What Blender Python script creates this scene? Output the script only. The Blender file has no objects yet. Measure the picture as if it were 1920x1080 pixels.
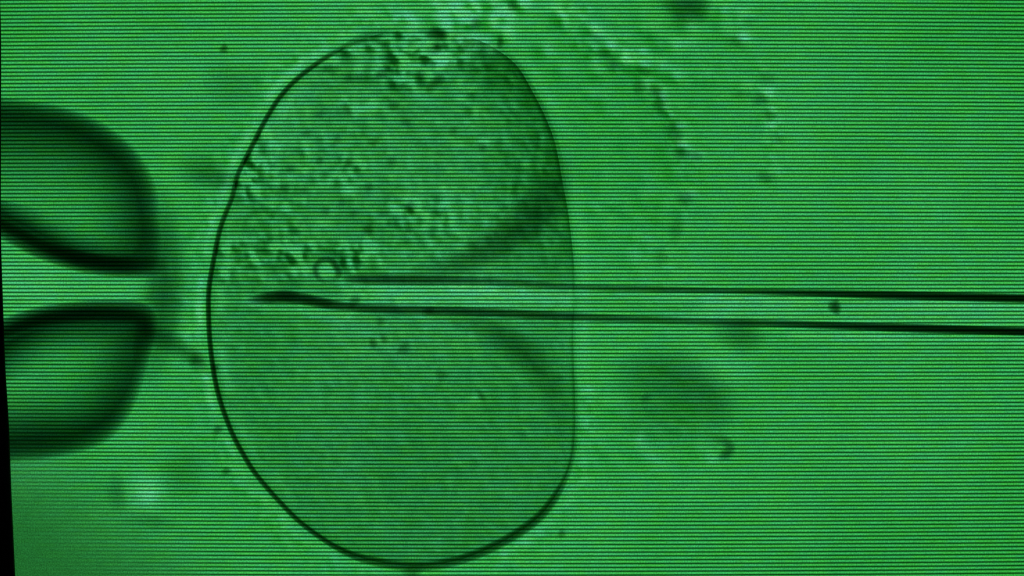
import bpy, math, random
import numpy as np

# ------------------------------------------------------------------ scale and camera
S = 0.00025            # metres for one unit of the monitor's picture (a 0.48 m wide monitor)
DIST = 12000.0         # camera distance in the same units (3 m)
scene = bpy.context.scene
col = scene.collection

cam_data = bpy.data.cameras.new('camera')
cam = bpy.data.objects.new('camera', cam_data)
col.objects.link(cam)
cam.location = (0, -DIST * S, 0)
cam.rotation_euler = (math.radians(90), 0, 0)
cam_data.sensor_width = 36
cam_data.lens = 36 * DIST / 1920.0
cam_data.clip_start = 0.1
cam_data.clip_end = 50
scene.camera = cam

# ------------------------------------------------------------------ light: a dark room, the screen is the lamp
world = bpy.data.worlds.new('World')
scene.world = world
world.use_nodes = True
world.node_tree.nodes['Background'].inputs['Color'].default_value = (0.25, 0.3, 0.35, 1)
world.node_tree.nodes['Background'].inputs['Strength'].default_value = 0.01
scene.view_settings.view_transform = 'Standard'
scene.view_settings.look = 'None'
scene.view_settings.exposure = -0.07
scene.view_settings.gamma = 1
scene.cycles.transparent_max_bounces = 96
scene.cycles.max_bounces = 6
scene.cycles.min_transparent_bounces = 96
scene.cycles.min_light_bounces = 6
scene.cycles.use_denoising = False
scene.cycles.filter_width = 1.25
random.seed(7)
rng = np.random.default_rng(11)


def at(px, py, d=0.0):
    """A point of the place: px to the right, py down, d towards the viewer, from the glass of the screen."""
    f = 1 - d / DIST
    return ((px - 960) * f * S, -d * S, (540 - py) * f * S)


def empty(name, loc=(0, 0, 0)):
    o = bpy.data.objects.new(name, None)
    o.empty_display_size = 0.02
    o.location = loc
    col.objects.link(o)
    return o


def tag(o, label=None, cat=None, group=None, kind=None):
    if label: o['label'] = label
    if cat: o['category'] = cat
    if group: o['group'] = group
    if kind: o['kind'] = kind
    return o


def mesh_object(name, verts, faces, mat, parent=None, smooth=True):
    me = bpy.data.meshes.new(name)
    verts = np.asarray(verts, dtype=np.float32)
    me.vertices.add(len(verts))
    me.vertices.foreach_set('co', verts.ravel())
    if isinstance(faces, np.ndarray):
        n, k = faces.shape
        me.loops.add(n * k)
        me.loops.foreach_set('vertex_index', faces.astype(np.int32).ravel())
        me.polygons.add(n)
        me.polygons.foreach_set('loop_start', np.arange(0, n * k, k, dtype=np.int32))
        me.polygons.foreach_set('loop_total', np.full(n, k, dtype=np.int32))
    else:
        tot = sum(len(f) for f in faces)
        me.loops.add(tot)
        me.loops.foreach_set('vertex_index', [i for f in faces for i in f])
        me.polygons.add(len(faces))
        st, s0 = [], 0
        for f in faces:
            st.append(s0); s0 += len(f)
        me.polygons.foreach_set('loop_start', st)
        me.polygons.foreach_set('loop_total', [len(f) for f in faces])
    me.update(calc_edges=True)
    me.validate()
    if smooth:
        me.polygons.foreach_set('use_smooth', np.ones(len(me.polygons), dtype=bool))
    me.materials.append(mat)
    o = bpy.data.objects.new(name, me)
    col.objects.link(o)
    if parent is not None:
        o.parent = parent
        # parts are modelled in world coordinates, the parent empty sits at its thing's base
        o.matrix_parent_inverse.identity()
        o.location = tuple(-c for c in parent.location)
    return o


# ------------------------------------------------------------------ materials
def absorber(name, sig, tint=0.985):
    """A clear body that swallows light along its depth: sig = optical density per unit of depth for r, g, b."""
    m = bpy.data.materials.new(name)
    m.use_nodes = True
    nt = m.node_tree
    nt.nodes.clear()
    out = nt.nodes.new('ShaderNodeOutputMaterial')
    rgb = nt.nodes.new('ShaderNodeRGB')
    rgb.outputs[0].default_value = (tint, tint, tint, 1)
    tr = nt.nodes.new('ShaderNodeBsdfTransparent')
    nt.links.new(rgb.outputs[0], tr.inputs['Color'])
    nt.links.new(tr.outputs[0], out.inputs['Surface'])
    if sig is not None:
        top = max(sig)
        va = nt.nodes.new('ShaderNodeVolumeAbsorption')
        va.inputs['Color'].default_value = (1 - sig[0] / top, 1 - sig[1] / top, 1 - sig[2] / top, 1)
        va.inputs['Density'].default_value = top / S
        nt.links.new(va.outputs[0], out.inputs['Volume'])
    return m


T0 = 20.0
TAU = (0.36, 0.66, 0.34)
MED = tuple(-math.log(t) / T0 for t in TAU)
M_layer = absorber('picture_gel', MED, 1.0)
M_cyto = absorber('cytoplasm_gel', (0.0380, 0.0235, 0.0380), 0.998)
M_membrane = absorber('membrane_skin', (0.066, 0.056, 0.066), 0.995)
M_glass = absorber('dark_edged_glass', (0.023, 0.019, 0.020), 0.99)
M_rim = absorber('dark_glass_edge', (0.060, 0.054, 0.056), 0.99)
M_needle = absorber('needle_glass', (0.075, 0.066, 0.072), 0.99)
M_barrel = absorber('needle_bore', (0.0008, 0.0006, 0.0008), 0.995)
M_debris = absorber('cell_debris', (0.060, 0.050, 0.060), 0.998)
M_drop = absorber('clear_droplet', None, 0.995)


def screen_material():
    m = bpy.data.materials.new('glowing_scan_lines')
    m.use_nodes = True
    nt = m.node_tree
    nt.nodes.clear()
    N, L = nt.nodes.new, nt.links.new

    def math_(op, a, b=None, c=None):
        n = N('ShaderNodeMath'); n.operation = op
        for i, v in enumerate((a, b, c)):
            if v is None: continue
            if isinstance(v, (int, float)): n.inputs[i].default_value = v
            else: L(v, n.inputs[i])
        return n.outputs[0]

    def mixc(f, a, b, blend='MIX'):
        n = N('ShaderNodeMix'); n.data_type = 'RGBA'; n.blend_type = blend
        if isinstance(f, (int, float)): n.inputs[0].default_value = f
        else: L(f, n.inputs[0])
        for k, v in ((6, a), (7, b)):
            if isinstance(v, tuple): n.inputs[k].default_value = v
            else: L(v, n.inputs[k])
        return n.outputs[2]

    def noise(vec, scale, detail=1.0, rough=0.5):
        n = N('ShaderNodeTexNoise'); n.noise_dimensions = '3D'
        L(vec, n.inputs['Vector'])
        n.inputs['Scale'].default_value = scale
        n.inputs['Detail'].default_value = detail
        n.inputs['Roughness'].default_value = rough
        return n

    def ramp(v, lo, hi, a=0.0, b=1.0):
        n = N('ShaderNodeMapRange'); n.interpolation_type = 'SMOOTHSTEP'
        L(v, n.inputs[0])
        for i, q in zip((1, 2, 3, 4), (lo, hi, a, b)): n.inputs[i].default_value = q
        return n.outputs[0]

    tc = N('ShaderNodeTexCoord')
    sep = N('ShaderNodeSeparateXYZ'); L(tc.outputs['Object'], sep.inputs[0])
    x = math_('MULTIPLY', sep.outputs['X'], 1 / S)                 # picture units from the middle
    y = math_('MULTIPLY', sep.outputs['Z'], -1 / S)
    u2 = math_('POWER', math_('ABSOLUTE', math_('MULTIPLY', x, 1 / 960)), 2.0)
    bow = math_('MULTIPLY', math_('MULTIPLY', u2, y), 3.2 / 440)   # the lines bow a little, as on any tube
    yy = math_('ADD', y, bow)
    ph = math_('DIVIDE', math_('ADD', yy, 439.6 + 7.165 * 400), 7.165)     # a bright line at y = 100 in the middle
    line = math_('FLOOR', math_('ADD', ph, 0.5))
    s = math_('COSINE', math_('MULTIPLY', ph, 2 * math.pi))
    wave = math_('MULTIPLY_ADD', s, 0.5, 0.5)
    wave = math_('POWER', wave, 1.05)
    # colour of each line drifts along it
    comb = N('ShaderNodeCombineXYZ')
    L(math_('MULTIPLY', x, 1 / 60.0), comb.inputs[0]); L(math_('MULTIPLY', line, 3.7), comb.inputs[1])
    hue = noise(comb.outputs[0], 1.0, 2.0, 0.6)
    hv = ramp(hue.outputs['Fac'], 0.33, 0.67)
    comb2 = N('ShaderNodeCombineXYZ')
    L(math_('MULTIPLY', x, 1 / 22.0), comb2.inputs[0]); L(math_('MULTIPLY', line, 5.1), comb2.inputs[1]); comb2.inputs[2].default_value = 9.0
    lum = noise(comb2.outputs[0], 1.0, 2.0, 0.6)
    lv = math_('MULTIPLY_ADD', lum.outputs['Fac'], 0.36, 0.82)
    grainn = noise(tc.outputs['Object'], 1 / (2.6 * S), 1.0, 0.5)
    gv = math_('MULTIPLY_ADD', grainn.outputs['Fac'], 1.5, 0.25)
    bright = mixc(hv, (0.165, 0.89, 0.26, 1), (0.150, 0.87, 0.43, 1))
    dark = mixc(hv, (0.005, 0.080, 0.007, 1), (0.003, 0.072, 0.021, 1))
    # towards the lower left corner the lines go out of focus
    soft = ramp(math_('ADD', math_('MULTIPLY', x, -1.0), math_('MULTIPLY', y, 1.25)), 1120, 1600, 0.0, 0.93)
    wave2 = math_('ADD', math_('MULTIPLY', wave, math_('SUBTRACT', 1.0, soft)), math_('MULTIPLY', soft, 0.34))
    c = mixc(wave2, dark, bright)
    c = mixc(math_('MULTIPLY', soft, 0.9), c, (0.075, 0.27, 0.145, 1))     # and the unfocused glow there is greyer
    mul = N('ShaderNodeVectorMath'); mul.operation = 'SCALE'
    L(c, mul.inputs[0]); L(math_('MULTIPLY', lv, gv), mul.inputs['Scale'])
    em = N('ShaderNodeEmission'); L(mul.outputs[0], em.inputs['Color']); em.inputs['Strength'].default_value = 1.0
    out = N('ShaderNodeOutputMaterial'); L(em.outputs[0], out.inputs['Surface'])
    return m


def black_plastic():
    m = bpy.data.materials.new('black_plastic')
    m.use_nodes = True
    b = m.node_tree.nodes['Principled BSDF']
    b.inputs['Base Color'].default_value = (0.006, 0.006, 0.007, 1)
    b.inputs['Roughness'].default_value = 0.6
    n = m.node_tree.nodes.new('ShaderNodeTexNoise'); n.inputs['Scale'].default_value = 900
    bp = m.node_tree.nodes.new('ShaderNodeBump'); bp.inputs['Strength'].default_value = 0.15; bp.inputs['Distance'].default_value = 0.0005
    m.node_tree.links.new(n.outputs['Fac'], bp.inputs['Height'])
    m.node_tree.links.new(bp.outputs['Normal'], b.inputs['Normal'])
    return m


# ------------------------------------------------------------------ fields
_lat = rng.random((16, 256, 256))


def vnoise(x, y, scale, seed=0):
    """smooth value noise in -1..1"""
    g = _lat[seed % 16]
    x = np.asarray(x) / scale + 37.3 * seed; y = np.asarray(y) / scale + 11.9 * seed
    xi = np.floor(x).astype(int); yi = np.floor(y).astype(int)
    fx, fy = x - xi, y - yi
    fx = fx ** 3 * (fx * (fx * 6 - 15) + 10); fy = fy ** 3 * (fy * (fy * 6 - 15) + 10)
    a, b = g[yi % 256, xi % 256], g[yi % 256, (xi + 1) % 256]
    c, d = g[(yi + 1) % 256, xi % 256], g[(yi + 1) % 256, (xi + 1) % 256]
    return 2 * ((a * (1 - fx) + b * fx) * (1 - fy) + (c * (1 - fx) + d * fx) * fy) - 1


def rough(x, y, scale, seed):
    return (vnoise(x, y, scale, seed) + 0.55 * vnoise(x, y, scale * 0.52, seed + 1) + 0.3 * vnoise(x, y, scale * 0.27, seed + 2)) / 1.3


def emboss(x, y, scale, seed, k=0.4):
    """relief as of a surface lit from the upper right: thin on one side of each grain, thick on the other"""
    s = scale * k
    return 1.5 * (rough(x + s * 0.5, y - s * 0.5, scale, seed) - rough(x - s * 0.5, y + s * 0.5, scale, seed))


def gauss(x, y, cx, cy, rx, ry, rot=0.0):
    c, s = math.cos(rot), math.sin(rot)
    dx, dy = x - cx, y - cy
    return np.exp(-(((dx * c + dy * s) / rx) ** 2 + ((-dx * s + dy * c) / ry) ** 2))


def sstep(v, a, b):
    t = np.clip((v - a) / (b - a), 0, 1)
    return t * t * (3 - 2 * t)


RX0, RY0, RSTEP = -80, -80, 2.0
RW, RH = 1045, 620


def grain_raster(grains):
    """relief of single grains: x, y, radius, height; each is thin at its middle and thick along its lower left side"""
    f = np.zeros((RH, RW))
    for x, y, r, a, ang in grains:
        h = int(3.2 * r / RSTEP) + 2
        ci, cj = int((y - RY0) / RSTEP), int((x - RX0) / RSTEP)
        i0, i1, j0, j1 = max(ci - h, 0), min(ci + h, RH), max(cj - h, 0), min(cj + h, RW)
        if i0 >= i1 or j0 >= j1: continue
        yy, xx = np.mgrid[i0:i1, j0:j1]
        xx = RX0 + xx * RSTEP - x; yy = RY0 + yy * RSTEP - y
        ox, oy = -1.0 * r * math.cos(ang), 1.0 * r * math.sin(ang)
        f[i0:i1, j0:j1] += a * (np.exp(-((xx - ox) ** 2 + (yy - oy) ** 2) / r ** 2) - np.exp(-(xx ** 2 + yy ** 2) / r ** 2))  # bright middle and shaded side of each grain, painted by depth
    return f


def sample(f, x, y):
    u = np.clip((x - RX0) / RSTEP, 0, RW - 1.001); v_ = np.clip((y - RY0) / RSTEP, 0, RH - 1.001)
    j, i = u.astype(int), v_.astype(int)
    fu, fv = u - j, v_ - i
    return (f[i, j] * (1 - fu) + f[i, j + 1] * fu) * (1 - fv) + (f[i + 1, j] * (1 - fu) + f[i + 1, j + 1] * fu) * fv


def spline(pts, closed=False, n=12):
    """Catmull-Rom through rows of any width"""
    p = np.asarray(pts, float)
    m = len(p)
    out = []
    rng_ = range(m if closed else m - 1)
    for i in rng_:
        if closed:
            a, b, c, d = p[(i - 1) % m], p[i], p[(i + 1) % m], p[(i + 2) % m]
        else:
            a, b, c, d = p[max(i - 1, 0)], p[i], p[i + 1], p[min(i + 2, m - 1)]
        for k in range(n):
            t = k / n
            out.append(0.5 * ((2 * b) + (c - a) * t + (2 * a - 5 * b + 4 * c - d) * t * t + (3 * b - a - 3 * c + d) * t ** 3))
    if not closed:
        out.append(p[-1])
    return np.array(out)


def line_dist(x, y, pts):
    """distance of points to a polyline, and which side (sign of the cross product)"""
    shp = x.shape
    X, Y = x.ravel(), y.ravel()
    best = np.full(X.shape, 1e9); side = np.ones(X.shape); idx = np.zeros(X.shape)
    for i in range(len(pts) - 1):
        ax, ay = pts[i][:2]; bx, by = pts[i + 1][:2]
        ux, uy = bx - ax, by - ay
        l2 = ux * ux + uy * uy + 1e-9
        t = np.clip(((X - ax) * ux + (Y - ay) * uy) / l2, 0, 1)
        dx, dy = X - ax - t * ux, Y - ay - t * uy
        d = np.hypot(dx, dy)
        m = d < best
        best[m] = d[m]; side[m] = np.sign(ux * dy[m] - uy * dx[m]); idx[m] = i
    return best.reshape(shp), side.reshape(shp), idx.reshape(shp)


# ------------------------------------------------------------------ outlines of the big things
# egg outline: x, y, half width of the skin, half depth of the skin
EGG = [(708, 64, 17, 8), (672, 75, 13, 11), (640, 91, 8, 14), (600, 115, 8, 16), (559, 146, 8, 19), (528, 178, 8, 20),
       (501, 219, 8, 20), (473, 273, 8, 19), (447, 325, 8, 17), (435, 370, 8, 17), (414, 425, 8, 19), (401, 485, 8, 22),
       (392, 540, 8, 24), (391, 590, 8, 25), (395, 655, 8, 25), (407, 730, 8, 24), (430, 800, 8, 22), (455, 850, 8, 22),
       (482, 892, 8, 21), (530, 947, 8, 20), (570, 985, 8, 20), (630, 1026, 9, 20), (690, 1050, 10, 20), (775, 1062, 11, 19),
       (850, 1053, 11, 19), (910, 1032, 11, 20), (960, 1006, 11, 21), (1008, 972, 11, 20), (1040, 933, 10, 17), (1064, 888, 9, 14),
       (1075, 845, 9, 11), (1079, 790, 9, 9), (1078, 730, 9, 9), (1076, 680, 8, 7), (1075, 630, 8, 6), (1077, 570, 7, 3),
       (1077, 510, 8, 5), (1074, 470, 8, 6), (1066, 400, 9, 5), (1055, 340, 11, 6), (1041, 268, 12, 8), (1021, 215, 12, 10),
       (999, 172, 12, 10), (972, 126, 12, 8), (940, 98, 14, 5), (900, 76, 12, 1.5), (850, 62, 11, 2), (805, 57, 11, 3), (755, 57, 10, 0.6)]
egg_line = spline([e[:2] for e in EGG], True, 6)
egg_closed = np.vstack([egg_line, egg_line[:1]])

# ------------------------------------------------------------------ the screen
screen = tag(empty('screen'), 'green glowing monitor screen with fine horizontal scan lines', 'screen', kind='structure')
px0, px1, py0, py1 = -70, 1990, -70, 1150
v = [at(px0, py0), at(px1, py0), at(px1, py1), at(px0, py1)]
mesh_object('glow_panel', v, [(0, 3, 2, 1)], screen_material(), screen, smooth=False)

# absorbing layer added over the glow; its depth carries fluid blotches and painted brightness
step = 3.0
gx = np.arange(px0, px1 + 1, step); gy = np.arange(py0, py1 + 1, step)
X, Y = np.meshgrid(gx, gy)
dist, side, sidx = line_dist(X, Y, egg_closed)
inside = np.zeros(X.shape, bool)
ex, ey = egg_closed[:, 0], egg_closed[:, 1]
for i in range(len(ex) - 1):
    c = (ey[i] > Y) != (ey[i + 1] > Y)
    with np.errstate(divide='ignore', invalid='ignore'):
        xc = (ex[i + 1] - ex[i]) * (Y - ey[i]) / (ey[i + 1] - ey[i] + 1e-12) + ex[i]
    inside ^= c & (X < xc)
sd = np.where(inside, -dist, dist)

D = 0.14 * vnoise(X, Y, 260, 1) + 0.10 * vnoise(X, Y, 120, 2) + 0.05 * vnoise(X, Y, 45, 3)
D += 0.34 * sstep(np.hypot((X - 960) / 1100, (Y - 500) / 700), 0.72, 1.25)         # dimmer corners, painted by thickening the layer
D += 0.22 * sstep(np.hypot((X - 0) / 420, (Y - 1080) / 240), 1.0, 0.0)  # lower left corner darkened the same way
D += 0.20 * gauss(X, Y, 1230, 240, 170, 260) + 0.12 * gauss(X, Y, 1250, 740, 170, 150)
# fluid next to the egg is full of fine stuff
near = np.exp(-np.clip(sd, 0, None) / 120.0) * (sd > -25)
mask_r = near * sstep(X, 1000, 1120)
gr = random.Random(21)
fl = []
for _ in range(2600):
    x, y = gr.uniform(-40, 1500), gr.uniform(-40, 1110)
    a = 0.75 * math.exp(-((x - 885) / 130) ** 2 - ((y - 18) / 55) ** 2)
    a = max(a, 0.30 * math.exp(-((x - 1170) / 190) ** 2 - ((y - 90) / 130) ** 2))
    a = max(a, 0.15 * math.exp(-((x - 1200) / 130) ** 2 - ((y - 300) / 260) ** 2))
    a = max(a, 0.15 * math.exp(-((x - 1230) / 160) ** 2 - ((y - 790) / 110) ** 2))
    if a > 0.05:
        fl.append((x, y, gr.uniform(7, 17), a * gr.choice((0.4, 0.7, 1.0, 1.5)), gr.uniform(0.2, 1.3)))
for k_ in range(0, len(egg_line), 1):                              # fine stuff clinging to the outside of the skin
    x, y = egg_line[k_]
    if x > 780 and y < 700: continue
    nx_v, ny_v = x - 740, y - 560
    ln = math.hypot(nx_v, ny_v)
    for _ in range(2):
        q = gr.uniform(16, 58)
        fl.append((x + nx_v / ln * q, y + ny_v / ln * q, gr.uniform(5, 10), gr.uniform(0.1, 0.45) * math.exp(-q / 45), gr.uniform(-0.5, 1.5)))
for arc, nn, amp in (([(1060, 30), (1090, 60), (1140, 105), (1200, 150), (1240, 190), (1265, 250), (1285, 300), (1288, 370), (1270, 440), (1245, 490), (1238, 600)], 130, 0.23),
                     ([(1350, -10), (1390, 60), (1425, 130), (1445, 200), (1450, 270), (1440, 335)], 45, 0.19)):
    ap = spline(arc, False, 16)
    for _ in range(nn):
        x, y = ap[gr.randrange(len(ap))]
        k_ = 1.0 if y < 320 else 0.55
        fl.append((x + gr.gauss(0, 11), y + gr.gauss(0, 11), gr.uniform(5, 10), k_ * amp * gr.choice((0.4, 0.8, 1.2)), gr.gauss(0.7, 0.5)))
D += 1.9 * sample(grain_raster(fl), X, Y)
D -= 0.22 * gauss(X, Y, 880, 20, 150, 50)
# bright seam along the left skin, broken: light put in by thinning the layer
left = sstep(760 - X, 0, 200)
halo = np.exp(-((sd - 17) / 9.0) ** 2)
D -= left * halo * (0.34 + 0.36 * vnoise(X, Y, 36, 10))
right_halo = sstep(X, 880, 1000)
D -= 0.26 * right_halo * np.exp(-((sd - 20) / 12.0) ** 2)  # same painted halo along the right skin
# brightness in and around the holding pipette's mouth, put in by thinning the layer
D -= 0.34 * gauss(X, Y, 120, 540, 190, 42) + 0.18 * gauss(X, Y, 20, 500, 120, 45)
D -= 0.28 * gauss(X, Y, 250, 800, 90, 60, -0.7) + 0.20 * gauss(X, Y, 90, 885, 140, 40)
D -= 0.20 * gauss(X, Y, 345, 640, 40, 110)
# bright fringes along the needle, light painted by thinning the layer
for pts, amp, w in (([(850, 541), (1100, 553), (1400, 560), (1700, 569), (1990, 577)], 0.42, 8),
                    ([(1250, 592), (1500, 600), (1750, 606), (1990, 612)], 0.30, 7),
                    ([(1480, 629), (1700, 634), (1990, 642)], 0.50, 7),
                    ([(1330, 574), (1600, 583), (1990, 594)], 0.42, 17),
                    ([(1480, 536), (1990, 546)], 0.14, 9)):
    dd, _, _ = line_dist(X, Y, pts)
    D -= amp * np.exp(-(dd / w) ** 2) * (0.8 + 0.4 * vnoise(X, Y, 90, 12))
# layer thinned behind the cell so that bright grains can be painted
D -= 0.5 * sstep(-sd, -3, 12)
BRIGHT = [(1441, 172, 12, 0.9), (1448, 235, 12, 0.75), (1395, 66, 14, 0.7), (1394, 22, 16, 0.6), (1405, 158, 13, 0.5), (1297, 292, 12, 0.6),
          (1290, 362, 14, 0.45), (1214, 158, 14, 0.6), (1170, 110, 20, 0.35), (848, 22, 26, 0.85), (858, 56, 22, 0.9), (906, 74, 26, 0.9), (768, 40, 18, 0.5),
          (940, 27, 16, 0.8), (830, 110, 22, 0.6), (925, 92, 12, 0.6), (985, 8, 14, 0.5), (1285, 86, 20, 0.45), (1290, 255, 12, 0.4),
          (1195, 822, 16, 0.5), (270, 918, 34, 0.38), (268, 945, 30, 0.30), (276, 905, 28, 0.28), (280, 930, 20, 0.5), (376, 605, 7, 0.7), (352, 625, 14, 0.4), (1338, 862, 14, 0.5), (1320, 690, 40, 0.25), (1380, 700, 40, 0.25),
          (478, 568, 12, 0.8), (1148, 95, 11, 0.5), (1165, 118, 12, 0.45), (1215, 148, 10, 0.55), (1246, 165, 11, 0.55), (1254, 190, 9, 0.4), (1280, 236, 11, 0.4), (1291, 276, 10, 0.45), (1315, 286, 9, 0.4), (1300, 360, 11, 0.45),
          (1285, 422, 12, 0.3), (1396, 70, 11, 0.4), (1455, 322, 11, 0.35), (1452, 205, 9, 0.3), (1180, 140, 12, 0.35), (1120, 60, 14, 0.4), (1090, 30, 14, 0.4), (1040, 15, 14, 0.4), (1262, 215, 9, 0.3)]
for bx, by, br, amp in BRIGHT:
    D -= amp * gauss(X, Y, bx, by, br * 1.15, br * 0.8)  # bright spots painted as dents in the layer
Tm = T0 * np.clip(1 + D, 0.06, 2.6)
f0 = 1 - T0 / DIST
ny_, nx_ = X.shape
front = np.stack([(X - 960) * f0 * S, -(2 + Tm) * S, (540 - Y) * f0 * S], -1).reshape(-1, 3)
b0 = len(front)
ii = np.arange(ny_ * nx_).reshape(ny_, nx_)
fq = np.stack([ii[:-1, :-1], ii[1:, :-1], ii[1:, 1:], ii[:-1, 1:]], -1).reshape(-1, 4)
back = front.copy(); back[:, 1] = -2 * S
# the back needs only its rim
rim = np.concatenate([ii[0, :], ii[1:, -1], ii[-1, -2::-1], ii[-2:0:-1, 0]])
vb = back[rim]
faces = [tuple(q) for q in fq.tolist()]
nr = len(rim)
for k in range(nr):
    k2 = (k + 1) % nr
    faces.append((int(rim[k]), int(rim[k2]), b0 + k2, b0 + k))
faces.append(tuple(b0 + k for k in range(nr)))
mesh_object('picture_layer', np.vstack([front, vb]), faces, M_layer, screen)

# black frame at the left, its edge leaning and slightly bowed
fr = spline([(-3, -80), (2, 60), (2, 250), (2, 430), (5, 540), (10, 680), (17, 800), (22, 930), (29, 1085), (33, 1170)], False, 6)
verts, faces = [], []
prof = [(-6, 2), (-4, 120), (-0.5, 212), (0, 216), (-3, 222), (-14, 226), (-70, 228), (-620, 228), (-620, 0)]
for (qx, qy) in fr:
    for (ox, d) in prof:
        verts.append(at(qx + ox, qy, d))
npf = len(prof)
for i in range(len(fr) - 1):
    for k in range(npf - 1):
        a = i * npf + k
        faces.append((a, a + 1, a + npf + 1, a + npf))
tag(mesh_object('screen_frame', verts, faces, black_plastic(), None), 'black plastic screen edge leaning along the left side', 'frame')


# ------------------------------------------------------------------ builders of soft bodies
def ribbon(name, rows, d, mat, parent, p=0.5, closed=False, n=8, cross=8):
    """a strand whose section is a lens: rows of x, y, half width, half depth"""
    r = spline(rows, closed, n)
    m = len(r)
    pts = r[:, :2]
    if closed:
        tan = np.roll(pts, -1, 0) - np.roll(pts, 1, 0)
    else:
        tan = np.gradient(pts, axis=0)
    tan /= np.linalg.norm(tan, axis=1)[:, None] + 1e-9
    nor = np.stack([-tan[:, 1], tan[:, 0]], -1)
    us = np.cos(np.linspace(0, math.pi, cross + 1))                # from +1 to -1
    sec = [(u, (1 - u * u) ** p) for u in us] + [(u, -(1 - u * u) ** p) for u in us[-2:0:-1]]
    k = len(sec)
    verts = []
    for i in range(m):
        for u, h in sec:
            w = max(r[i, 2], 0.3); dp = max(r[i, 3], 0.15)
            q = pts[i] + nor[i] * u * w
            X_, _, Z_ = at(q[0], q[1], d)
            verts.append((X_, -(d + h * dp) * S, Z_))
    faces = []
    for i in range(m if closed else m - 1):
        j = (i + 1) % m
        for a in range(k):
            b = (a + 1) % k
            faces.append((i * k + a, i * k + b, j * k + b, j * k + a))
    if not closed:
        faces.append(tuple(range(k))[::-1])
        faces.append(tuple((m - 1) * k + a for a in range(k)))
    o = mesh_object(name, verts, faces, mat, parent)
    fix_normals(o)
    return o


def fix_normals(o):
    import bmesh
    bm = bmesh.new(); bm.from_mesh(o.data)
    bmesh.ops.recalc_face_normals(bm, faces=bm.faces)
    bm.to_mesh(o.data); bm.free()
    o.data.polygons.foreach_set('use_smooth', np.ones(len(o.data.polygons), dtype=bool))


def blob(name, cx, cy, rx, ry, depth, d, mat, parent=None, rot=0.0, p=1.5, seed=0, rings=9, seg=26, uneven=0.16):
    """a soft lump: lens profile, uneven outline"""
    rr = random.Random(seed + int(cx * 7 + cy * 13))
    ph = [rr.uniform(0, 6.28) for _ in range(4)]
    c, s = math.cos(rot), math.sin(rot)
    verts = []

    def put(r, th, h):
        k = 1 + uneven * (0.6 * math.sin(2 * th + ph[0]) + 0.4 * math.sin(3 * th + ph[1]) + 0.3 * math.sin(5 * th + ph[2]))
        ux, uy = r * k * rx * math.cos(th), r * k * ry * math.sin(th)
        hh = h * (1 + 0.25 * math.sin(th + ph[3]) * r)
        X_, _, Z_ = at(cx + ux * c - uy * s, cy + ux * s + uy * c, d)
        verts.append((X_, -(d + hh) * S, Z_))
    put(0, 0, depth)
    rl = [math.sin(math.pi / 2 * i / rings) for i in range(1, rings + 1)]
    for r in rl:
        for j in range(seg):
            put(r, 2 * math.pi * j / seg, depth * (1 - min(r, 1) ** 2) ** p)
    nf = len(verts)
    put(0, 0, -depth)
    for r in rl[:-1]:
        for j in range(seg):
            put(r, 2 * math.pi * j / seg, -depth * (1 - r ** 2) ** p)
    faces = []
    f = lambda i, j: 1 + i * seg + j % seg
    g = lambda i, j: (nf + 1 + i * seg + j % seg) if i < rings - 1 else f(i, j)
    for j in range(seg):
        faces.append((0, f(0, j), f(0, j + 1))); faces.append((nf, g(0, j + 1), g(0, j)))
        for i in range(rings - 1):
            faces.append((f(i, j), f(i + 1, j), f(i + 1, j + 1), f(i, j + 1)))
            faces.append((g(i, j), g(i, j + 1), g(i + 1, j + 1), g(i + 1, j)))
    if parent is not None:
        o = mesh_object(name, verts, faces, mat, parent)
    else:
        bx, by, bz = at(cx, cy, d)
        o = mesh_object(name, np.array(verts) - np.array([bx, by, bz]), faces, mat)
        o.location = (bx, by, bz)
    fix_normals(o)
    return o


# ------------------------------------------------------------------ the egg cell
egg = tag(empty('egg_cell', at(760, 1062, 30)), 'large round egg cell with thin dark outline and grainy green inside', 'egg cell')

# cytoplasm: closed lens with a grainy front
cx, cy = 745.0, 560.0
na, nrad = 520, 250
ol = spline([e[:2] for e in EGG], True, 40)
ang = np.arctan2(ol[:, 1] - cy, ol[:, 0] - cx)
order = np.argsort(ang)
th = np.linspace(-math.pi, math.pi, na, endpoint=False)
rad = np.interp(th, ang[order], np.hypot(ol[:, 0] - cx, ol[:, 1] - cy)[order], period=2 * math.pi)
rl = np.linspace(0.004, 1.0, nrad)
R, TH = np.meshgrid(rl, th, indexing='ij')
PX = cx + R * rad[None, :] * np.cos(TH); PY = cy + R * rad[None, :] * np.sin(TH)
edge = (1 - R) * rad[None, :]                                     # roughly the distance to the skin

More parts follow.
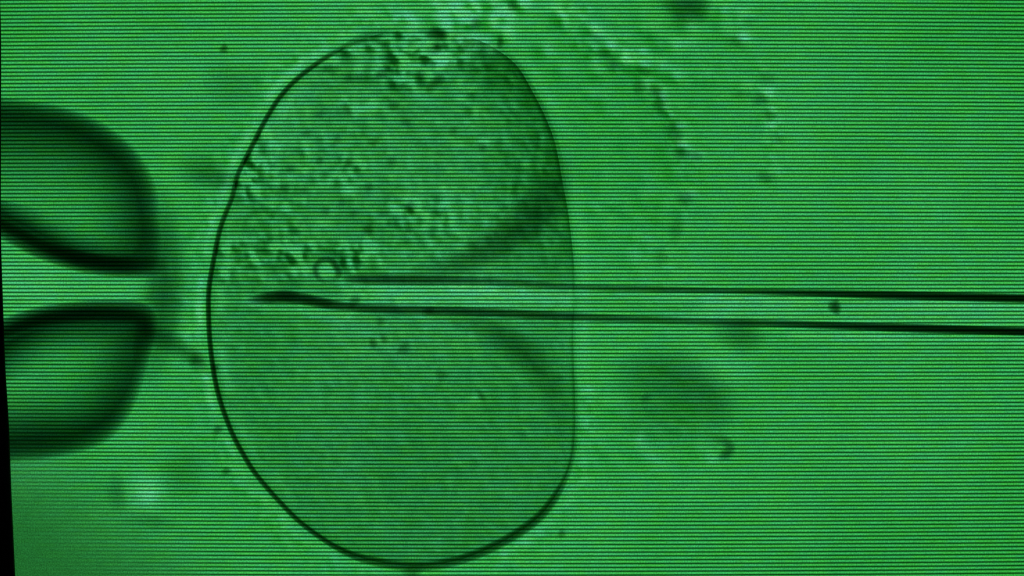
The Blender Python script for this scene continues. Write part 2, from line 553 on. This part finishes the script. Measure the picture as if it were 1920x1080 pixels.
C = np.ones(PX.shape)
C += 0.17 * vnoise(PX, PY, 210, 4) + 0.10 * vnoise(PX, PY, 90, 5)
C += 0.38 * gauss(PX, PY, 760, 900, 300, 170)                     # the lower part is denser
upper = sstep(540 - PY, -40, 90)
gr = random.Random(5)
fl = []
for _ in range(4600):
    x, y = gr.uniform(400, 1070), gr.uniform(60, 1050)
    w = 0.0
    if y < 540:
        w = (0.35 + 0.65 * float(sstep(np.array(930 - x), 0, 200))) * float(sstep(np.array(560 - y), 0, 90))
        w *= 0.55 + 0.75 * float(vnoise(np.array(x), np.array(y), 110, 7))
    w = max(w, 0.055)
    r = gr.uniform(5, 9.5) if gr.random() < 0.88 else gr.uniform(9.5, 14)
    if math.hypot(x - 612, y - 507) < 42: continue
    w *= 1 - 0.7 * math.exp(-((x - 500) / 90) ** 2 - ((y - 505) / 40) ** 2)
    w *= 1 - 0.75 * math.exp(-((x - 960) / 90) ** 2 - ((y - 420) / 90) ** 2)
    fl.append((x, y, r, w * gr.choice((0.35, 0.6, 0.9, 1.4)), gr.gauss(0.75, 0.28)))
for _ in range(60):                                                # coarser lumps under the top of the egg
    x, y = gr.gauss(840, 70), gr.gauss(115, 35)
    fl.append((x, y, gr.uniform(7, 13), gr.uniform(0.15, 0.45), gr.gauss(0.75, 0.5)))
C += 3.4 * sample(grain_raster(fl), PX, PY)
C += 0.26 * upper * vnoise(PX, PY, 11, 8) + 0.13 * vnoise(PX, PY, 13, 9) + 0.10 * vnoise(PX, PY, 48, 3)
C += 1.1 * np.exp(-edge / 45.0) * sstep(PX, 860, 1000) * sstep(560 - PY, 0, 120)
C += 1.3 * gauss(PX, PY, 935, 132, 75, 34, 0.35) + 0.55 * gauss(PX, PY, 975, 330, 120, 200) * sstep(PX, 850, 1040)
C += 0.6 * np.exp(-edge / 26.0) * sstep(PY, 900, 1010)
C += 0.5 * np.exp(-edge / 30.0) * sstep(PX, 960, 1060) * sstep(PY, 620, 720)
C -= 0.65 * np.exp(-((edge - 22) / 12.0) ** 2) * sstep(620 - PX, 0, 120) * (0.6 + 0.8 * vnoise(PX, PY, 30, 11))  # bright halo just inside the left skin, painted by depth
# the needle's channel and a fringe under its tip, brightened by thinning the cytoplasm
for pts, amp, w in (([(660, 546), (860, 553), (1080, 566)], 1.0, 22), ([(500, 577), (600, 588), (650, 594)], 0.7, 9)):
    dd, _, _ = line_dist(PX, PY, pts)
    C -= amp * np.exp(-(dd / w) ** 2)
for bx, by, br, amp in [(611, 507, 15, 1.5), (780, 380, 10, 1.6), (909, 265, 9, 1.5), (668, 205, 14, 1.2), (700, 190, 10, 1.0), (700, 200, 12, 1.0), (645, 185, 10, 0.9),
                        (891, 744, 9, 1.2), (708, 638, 7, 0.9), (885, 628, 9, 0.8), (720, 118, 10, 0.9), (785, 172, 12, 1.1), (860, 185, 9, 0.9), (545, 205, 20, 0.6),
                        (830, 108, 16, 1.1), (655, 355, 12, 0.9), (540, 390, 12, 0.7), (620, 340, 10, 0.8), (600, 420, 12, 0.7), (760, 470, 12, 0.6)]:
    C -= amp * gauss(PX, PY, bx, by, br * 1.1, br * 0.9)  # highlights of vacuole and granules, painted as dents
TB = 18.0
Tc = TB * np.clip(C, 0.08, 4.0)
Tc[-1, :] = np.minimum(Tc[-1, :], 14)
d_back = 30.0
fc = 1 - 45 / DIST
front = np.stack([(PX - 960) * fc * S, -(d_back + Tc) * S, (540 - PY) * fc * S], -1).reshape(-1, 3)
ii = np.arange(nrad * na).reshape(nrad, na)
jn = np.roll(ii, -1, 1)
fq = np.stack([ii[:-1], jn[:-1], jn[1:], ii[1:]], -1).reshape(-1, 4)
faces = [tuple(q) for q in fq.tolist()]
faces.append(tuple(ii[0, ::-1].tolist()))
b0 = len(front)
backv = front[ii[-1]].copy(); backv[:, 1] = -d_back * S
for k in range(na):
    k2 = (k + 1) % na
    faces.append((int(ii[-1, k]), int(ii[-1, k2]), b0 + k2, b0 + k))
faces.append(tuple(b0 + k for k in range(na)))
o = mesh_object('cytoplasm', np.vstack([front, backv]), faces, M_cyto, egg)
fix_normals(o)

ribbon('membrane', [(x, y, w * (0.70 if x < 640 or y < 900 else 0.95), d * (0.88 if x < 640 else (0.72 if y > 900 else (0.36 if 300 < y < 800 else 0.5)))) for x, y, w, d in EGG], 52, M_membrane, egg, p=1.0, closed=True, n=7, cross=10)
# where the needle pushes in, the skin folds inwards above and below it
ribbon('membrane_fold', [(1062, 262, 20, 0.3), (1050, 318, 46, 3), (1024, 374, 56, 7), (985, 418, 56, 9), (938, 454, 48, 9), (885, 483, 40, 8), (830, 504, 30, 5), (760, 514, 14, 0.3)], 80, M_membrane, egg, p=2.2)
ribbon('membrane_fold', [(790, 585, 12, 0.3), (860, 598, 26, 2.5), (915, 618, 36, 5.5), (965, 648, 40, 8), (1005, 682, 40, 7), (1035, 730, 38, 4), (1050, 785, 30, 2), (1055, 840, 18, 0.3)], 80, M_membrane, egg, p=2.2)
# ring-shaped vacuole just above the needle's tip
ribbon('vacuole', [(611, 528, 7, 2.5), (599, 522, 7, 6), (592, 511, 7, 8.5), (592, 499, 7, 9), (600, 489, 7, 9), (612, 486, 7, 9), (623, 490, 8, 11.5), (630, 500, 8, 12), (635, 513, 8, 8), (626, 524, 7, 2.5)], 82, M_membrane, egg, p=1.3, closed=True)
GRAN = [(770, 388, 9, 12, 10), (904, 276, 8, 8, 9), (690, 431, 10, 10, 11), (716, 138, 10, 9, 11), (655, 150, 9, 9, 7), (672, 145, 8, 8, 6), (700, 642, 8, 9, 12), (719, 634, 7, 11, 9),
        (757, 655, 14, 9, 9), (826, 704, 9, 13, 8), (714, 602, 8, 8, 8), (664, 566, 12, 8, 12), (805, 583, 10, 7, 10), (903, 742, 5, 14, 8), (765, 435, 9, 7, 7),
        (655, 305, 11, 7, 8), (632, 265, 9, 8, 8), (545, 315, 9, 7, 7), (533, 352, 10, 8, 8), (570, 355, 9, 7, 7), (690, 350, 9, 7, 8), (600, 300, 9, 7, 7), (820, 152, 14, 9, 10),
        (817, 90, 13, 10, 11), (808, 165, 10, 7, 8), (650, 205, 7, 14, 9), (738, 195, 8, 16, 7), (760, 225, 8, 16, 6), (792, 140, 10, 8, 9), (640, 380, 9, 7, 7), (610, 395, 9, 7, 7),
        (565, 420, 9, 7, 6), (735, 300, 9, 7, 6), (700, 265, 9, 7, 7), (575, 250, 9, 7, 6), (600, 215, 8, 8, 6), (825, 290, 9, 8, 5), (850, 245, 8, 8, 5), (665, 400, 8, 8, 7), (720, 400, 8, 7, 6)]
for (gx_, gy_, a, b, dep) in GRAN:
    blob('granule', gx_, gy_, a * 1.6, b * 1.6, dep * 0.62, 78, M_membrane, egg, rot=-0.6, p=2.0, rings=6, seg=16)

# ------------------------------------------------------------------ the holding pipette at the left
pip = tag(empty('holding_pipette', at(60, 540, 40)), 'blunt glass holding pipette with two rounded dark-rimmed walls at left', 'pipette')


def lobe(name, outer, inner, c_out, c_in, H_out, H_in, p_out, p_in, d, parent):
    """thick-walled rounded glass end: an outer body with an off-centre hollow"""
    verts, faces = [], []

    def body(outline, c0, H, p, power, flip):
        ol = spline(outline, True, 8)
        seg = len(ol); rings = 22
        base = len(verts)
        rl = [math.sin(math.pi / 2 * i / rings) for i in range(1, rings + 1)]

        def put(r, j, sgn):
            q = np.array(c0) + (ol[j] - np.array(c0)) * r
            h = H * max(1 - r ** power, 0.0) ** p
            X_, _, Z_ = at(q[0], q[1], d)
            verts.append((X_, -(d + sgn * h) * S, Z_))
        put(0, 0, 1)
        for r in rl:
            for j in range(seg): put(r, j, 1)
        nb = len(verts)
        put(0, 0, -1)
        for r in rl[:-1]:
            for j in range(seg): put(r, j, -1)
        F = lambda i, j: base + 1 + i * seg + j % seg
        G = lambda i, j: (nb + 1 + i * seg + j % seg) if i < rings - 1 else F(i, j)
        fs = []
        for j in range(seg):
            fs.append((base, F(0, j + 1), F(0, j))); fs.append((nb, G(0, j), G(0, j + 1)))
            for i in range(rings - 1):
                fs.append((F(i, j), F(i, j + 1), F(i + 1, j + 1), F(i + 1, j)))
                fs.append((G(i, j), G(i + 1, j), G(i + 1, j + 1), G(i, j + 1)))
        # orient: outline area sign decides
        area = 0.5 * sum(ol[k][0] * ol[(k + 1) % seg][1] - ol[(k + 1) % seg][0] * ol[k][1] for k in range(seg))
        if (area < 0) != flip:
            fs = [f[::-1] for f in fs]
        faces.extend(fs)
    body(outer, c_out, H_out, p_out[0], p_out[1], False)
    body(inner, c_in, H_in, p_in[0], p_in[1], True)
    return mesh_object(name, verts, faces, M_glass, parent)


up_out = [(-500, 144), (-300, 154), (-130, 165), (-60, 173), (0, 180), (70, 189), (136, 204), (193, 229), (243, 266), (276, 308), (296, 358), (300, 410), (304, 455), (299, 495), (270, 514), (210, 513), (150, 503), (90, 480), (40, 454), (0, 434), (-60, 405), (-130, 375), (-300, 330), (-500, 300)]
up_in = [(-470, 190), (-300, 195), (-122, 206), (-60, 212), (0, 217), (70, 226), (125, 240), (172, 262), (212, 292), (245, 332), (262, 380), (268, 428), (262, 466), (240, 482), (205, 484), (150, 472), (95, 449), (45, 421), (0, 398), (-60, 370), (-122, 342), (-300, 310), (-470, 280)]
lobe('wall', up_out, up_in, (90, 350), (140, 408), 70, 67.5, (1.25, 9), (0.9, 2.4), 96, pip)
lo_out = [(-500, 790), (-300, 760), (-130, 695), (-60, 655), (0, 616), (40, 596), (85, 582), (150, 574), (210, 573), (258, 578), (285, 595), (292, 625), (283, 669), (269, 721), (245, 780), (207, 825), (153, 849), (91, 862), (20, 868), (-60, 871), (-130, 866), (-300, 876), (-500, 890)]
lo_in = [(-470, 808), (-300, 790), (-122, 742), (-60, 700), (0, 656), (45, 630), (90, 612), (150, 602), (205, 602), (242, 610), (256, 640), (254, 679), (240, 724), (216, 766), (180, 798), (130, 817), (70, 821), (10, 827), (-60, 832), (-122, 836), (-300, 846), (-470, 860)]
lobe('wall', lo_out, lo_in, (80, 715), (110, 690), 70, 67.5, (1.25, 9), (0.9, 2.4), 96, pip)
# blurred lip in front of the mouth: soft shade built as a body
ribbon('mouth_shade', [(285, 330, 10, 0.3), (300, 390, 40, 9), (306, 460, 52, 25), (308, 520, 54, 29), (306, 570, 54, 30), (300, 620, 52, 28), (292, 665, 44, 13), (275, 730, 16, 0.3)], 120, M_glass, pip, p=2.3)
# black inner edges of the bore, above and below
ribbon('bore_edge', [(-300, 318, 16, 15), (-60, 398, 18, 18), (0, 427, 19, 20), (40, 448, 20, 21), (75, 466, 20, 22), (150, 490, 21, 22), (225, 500, 22, 20), (275, 500, 22, 13), (315, 494, 14, 0.4)], 186, M_rim, pip, p=1.1)
ribbon('bore_edge', [(-300, 752, 16, 15), (-60, 652, 18, 18), (7, 616, 19, 21), (75, 594, 20, 22), (150, 584, 21, 22), (220, 583, 22, 21), (262, 590, 25, 20), (274, 616, 24, 11), (268, 650, 20, 4), (258, 690, 12, 0.4)], 186, M_rim, pip, p=1.1)

# ------------------------------------------------------------------ the injection needle from the right
needle = tag(empty('injection_needle', at(1920, 590, 100)), 'thin hollow glass injection needle piercing the egg cell from the right', 'needle')
UP = [(640, 522, 3, 0.4), (665, 523, 10, 9), (700, 524, 11, 12), (780, 525, 11, 12), (850, 526, 10, 10), (920, 528, 9, 7), (1000, 533, 8, 7), (1080, 538, 7, 7.5), (1250, 543, 7, 11), (1380, 546, 6, 13),
      (1500, 549, 7, 19), (1700, 554, 9, 26), (1930, 560, 9, 30), (2060, 564, 9, 30)]
LOW = [(462, 564, 3, 0.4), (490, 560, 11, 11), (530, 556, 13, 21), (570, 561, 12, 18), (610, 569, 11, 17), (650, 575, 9, 13), (700, 579, 9.5, 13), (800, 582, 9.5, 13), (900, 585, 9.5, 13), (1080, 594, 9, 12),
       (1280, 602, 8, 9), (1430, 606, 8, 13), (1550, 610, 8, 20), (1700, 615, 9, 26), (1930, 622, 9, 30), (2060, 626, 9, 30)]
ribbon('wall', UP, 112, M_needle, needle, p=0.9)  # dark refraction edges of the glass, built as absorbing strips
ribbon('wall', LOW, 112, M_needle, needle, p=0.9)
# round barrel between the walls, open and slanted at its tip
us = np.array([u[0] for u in UP]); uy = np.array([u[1] for u in UP])
ls = np.array([u[0] for u in LOW]); ly = np.array([u[1] for u in LOW])
verts, faces = [], []
xs = np.concatenate([np.linspace(500, 640, 12), np.linspace(680, 2060, 24)])
k = 24
for xq in xs:
    lo_y = np.interp(xq, ls, ly)
    up_y = np.interp(xq, us, uy) if xq > 640 else np.interp(xq, [500, 560, 640], [553, 548, 522])
    if xq <= 640: lo_y = max(lo_y, up_y + 1.5)
    mid, hr = (lo_y + up_y) / 2, (lo_y - up_y) / 2
    for a in range(k):
        t = 2 * math.pi * a / k
        X_, _, Z_ = at(xq, mid + hr * math.cos(t), 112)
        verts.append((X_, -(112 + hr * 0.9 * math.sin(t)) * S, Z_))
for i in range(len(xs) - 1):
    for a in range(k):
        b = (a + 1) % k
        faces.append((i * k + a, i * k + b, (i + 1) * k + b, (i + 1) * k + a))
faces.append(tuple(range(k))); faces.append(tuple((len(xs) - 1) * k + a for a in range(k)))
fix_normals(mesh_object('barrel', verts, faces, M_barrel, needle))

# ------------------------------------------------------------------ specks, smudges and droplets in the fluid
def speck(name, label, cat, x, y, rx, ry, dep, d=60, rot=0.0, p=1.5, group=None, mat=None):
    return tag(blob(name, x, y, rx, ry, dep, d, mat or M_debris, None, rot, p), label, cat, group)


speck('dark_speck', 'tiny dark speck floating above the upper left of the egg', 'speck', 420, 92, 11, 11, 10)
speck('dark_speck', 'dark speck inside the needle barrel near the right', 'speck', 1565, 575, 16, 16, 17, d=156)
speck('dark_speck', 'small dark speck within the broad smudge right of the egg', 'speck', 1212, 746, 14, 12, 5)
speck('dark_speck', 'small dark speck below the lower right curve of the egg', 'speck', 1054, 1000, 10, 12, 7)
speck('dark_speck', 'dark fleck hanging under the very bottom of the egg', 'speck', 772, 1074, 26, 12, 8)
speck('blurred_smudge', 'soft dark smudge between the upper pipette wall and the egg outline', 'smudge', 388, 325, 72, 40, 7, rot=0.25, p=1.8)
speck('blurred_smudge', 'small dark lump against the egg outline at the end of the wisp', 'smudge', 370, 674, 18, 26, 6.5, rot=0.3, p=1.9)
speck('blurred_smudge', 'dark blurred blob cut by the top edge right of the egg', 'smudge', 1284, 8, 56, 50, 11, p=1.6)
speck('blurred_smudge', 'broad faint smudge right of the lower half of the egg', 'smudge', 1265, 750, 150, 100, 4.2, p=1.5, rot=0.25)
speck('blurred_smudge', 'soft smudge just below the needle, right of the egg', 'smudge', 1385, 628, 60, 40, 6.5, rot=0.5, p=1.6)
speck('blurred_smudge', 'faint round smudge left of the egg under the tiny dark speck', 'smudge', 435, 155, 62, 52, 3.0, p=1.2)
speck('blurred_smudge', 'dim smudge left of the bright patch at the lower left', 'smudge', 218, 925, 26, 44, 4, p=1.7)
speck('blurred_smudge', 'dim smudge under the bright patch at the lower left', 'smudge', 282, 978, 60, 20, 3, p=1.7, rot=0.1)
speck('blurred_smudge', 'dim smudge between the bright patch and the egg at the lower left', 'smudge', 345, 885, 50, 60, 3.5, p=1.5)
o = ribbon('blurred_smudge', [(262, 610, 14, 0.3), (300, 634, 26, 6), (335, 652, 24, 7), (365, 672, 20, 7), (392, 700, 10, 0.3)], 84, M_debris, None, p=1.9)
tag(o, 'blurred dark wisp trailing from the lower pipette wall to the egg outline', 'wisp')
o = ribbon('blurred_smudge', [(1130, 690, 14, 0.3), (1190, 690, 40, 2.5), (1255, 696, 58, 3.6), (1310, 722, 56, 4.6), (1345, 765, 46, 3.6), (1362, 815, 20, 0.3)], 84, M_debris, None, p=2.0)
tag(o, 'soft curved smudge arcing from beside the egg down to the hooked fibre', 'smudge')
o = ribbon('hooked_fibre', [(1318, 818, 8, 0.4), (1342, 822, 13, 4), (1360, 828, 14, 7.5), (1368, 842, 15, 9), (1358, 854, 14, 9), (1346, 862, 5, 0.4)], 60, M_debris, None, p=1.9)
tag(o, 'small dark hooked fibre at the lower right of the broad smudge', 'fibre')
for (x, y, a, b, dp, lab) in [(403, 690, 9, 10, 7, 'small dark crumb inside the egg outline level with the lower pipette wall'),
                              (408, 806, 12, 12, 8, 'small dark crumb outside the lower left of the egg outline'),
                              (425, 884, 12, 10, 7, 'dark crumb below another at the lower left of the egg outline'),
                              (820, 64, 24, 16, 15, 'dark crumb on the top rim of the egg beside bright droplets'),
                              (892, 45, 14, 16, 7, 'dim crumb between bright droplets above the egg'),
                              (938, 78, 9, 16, 9, 'upright dark crumb at the right end of the bright clump above the egg'),
                              (962, 12, 16, 12, 8, 'dim crumb at the top edge above the right shoulder of the egg')]:
    speck('dark_crumb', lab, 'crumb', x, y, a, b, dp, group='crumbs around the egg')

# two broken strands of cell debris right of the egg
strand = tag(empty('debris_strand', at(1200, 200, 60)), 'inner broken curved strand of dark grains right of the egg top', 'strand', 'debris strands right of the egg')
for (x, y, a, b, dp, r) in [(1133, 102, 13, 10, 7, 0.5), (1150, 122, 13, 10, 7, 0.8), (1118, 70, 16, 9, 4, 0.5), (1200, 162, 12, 12, 8, 0.6), (1230, 172, 15, 10, 10, 0.4), (1240, 196, 15, 13, 8, 0.9), (1208, 132, 13, 9, 6, 0.5),
                            (1262, 240, 20, 15, 7, 1.0), (1270, 262, 14, 11, 5, 1.0), (1277, 288, 16, 13, 8, 0.8), (1303, 292, 12, 10, 7, 0.3), (1284, 372, 16, 13, 8, 0.2), (1268, 430, 14, 22, 5, 0.1), (1240, 480, 14, 20, 4, 0.1)]:
    blob('grain', x, y, a * 1.5, b * 1.5, dp * 0.72, 60, M_debris, strand, rot=r, p=1.9, rings=6, seg=16)
strand = tag(empty('debris_strand', at(1420, 180, 60)), 'outer sparse strand of dark grains farthest right of the egg', 'strand', 'debris strands right of the egg')
for (x, y, a, b, dp, r) in [(1380, 78, 18, 12, 6, 0.5), (1405, 40, 12, 8, 3, 0.5), (1438, 146, 18, 10, 5, 0.3), (1424, 186, 15, 10, 8, 0.4), (1442, 216, 13, 12, 5, 0.9), (1436, 332, 16, 12, 7, 0.2), (1460, 262, 12, 9, 4, 0.5), (1390, 178, 16, 9, 4, 0.1)]:
    blob('grain', x, y, a * 1.5, b * 1.5, dp * 0.72, 60, M_debris, strand, rot=r, p=1.9, rings=6, seg=16)

# clear droplets at the bright spots; dents in the layer behind give the brightness
for (x, y, r, lab) in [(1441, 172, 14, 'brightest small droplet on the outer debris strand'),
                       (1448, 235, 13, 'small bright droplet just below the brightest one on the outer strand'),
                       (1395, 66, 15, 'bright droplet high on the outer debris strand'),
                       (1394, 22, 15, 'bright droplet at the top edge above the outer strand'),
                       (1405, 158, 12, 'faint bright droplet just left of the brightest one on the outer strand'),
                       (1297, 292, 12, 'bright droplet low on the inner debris strand'),
                       (1214, 158, 13, 'bright droplet in the middle of the inner debris strand'),
                       (848, 22, 26, 'large bright droplet at the top of the clump above the egg'),
                       (858, 56, 22, 'bright droplet right of the dark crumb on the egg top rim'),
                       (906, 74, 24, 'elongated bright droplet on the upper right rim of the egg'),
                       (940, 27, 16, 'small bright droplet at the right of the clump above the egg'),
                       (768, 40, 16, 'small faint droplet left of the clump above the egg'),
                       (1195, 822, 16, 'faint pale droplet below the broad smudge right of the egg'),
                       (280, 928, 30, 'pale bright droplet left of the lower left curve of the egg')]:
    speck('clear_droplet', lab, 'droplet', x, y, r, r * 0.75, 6, d=36, p=0.6, mat=M_drop, group='bright droplets in the fluid')
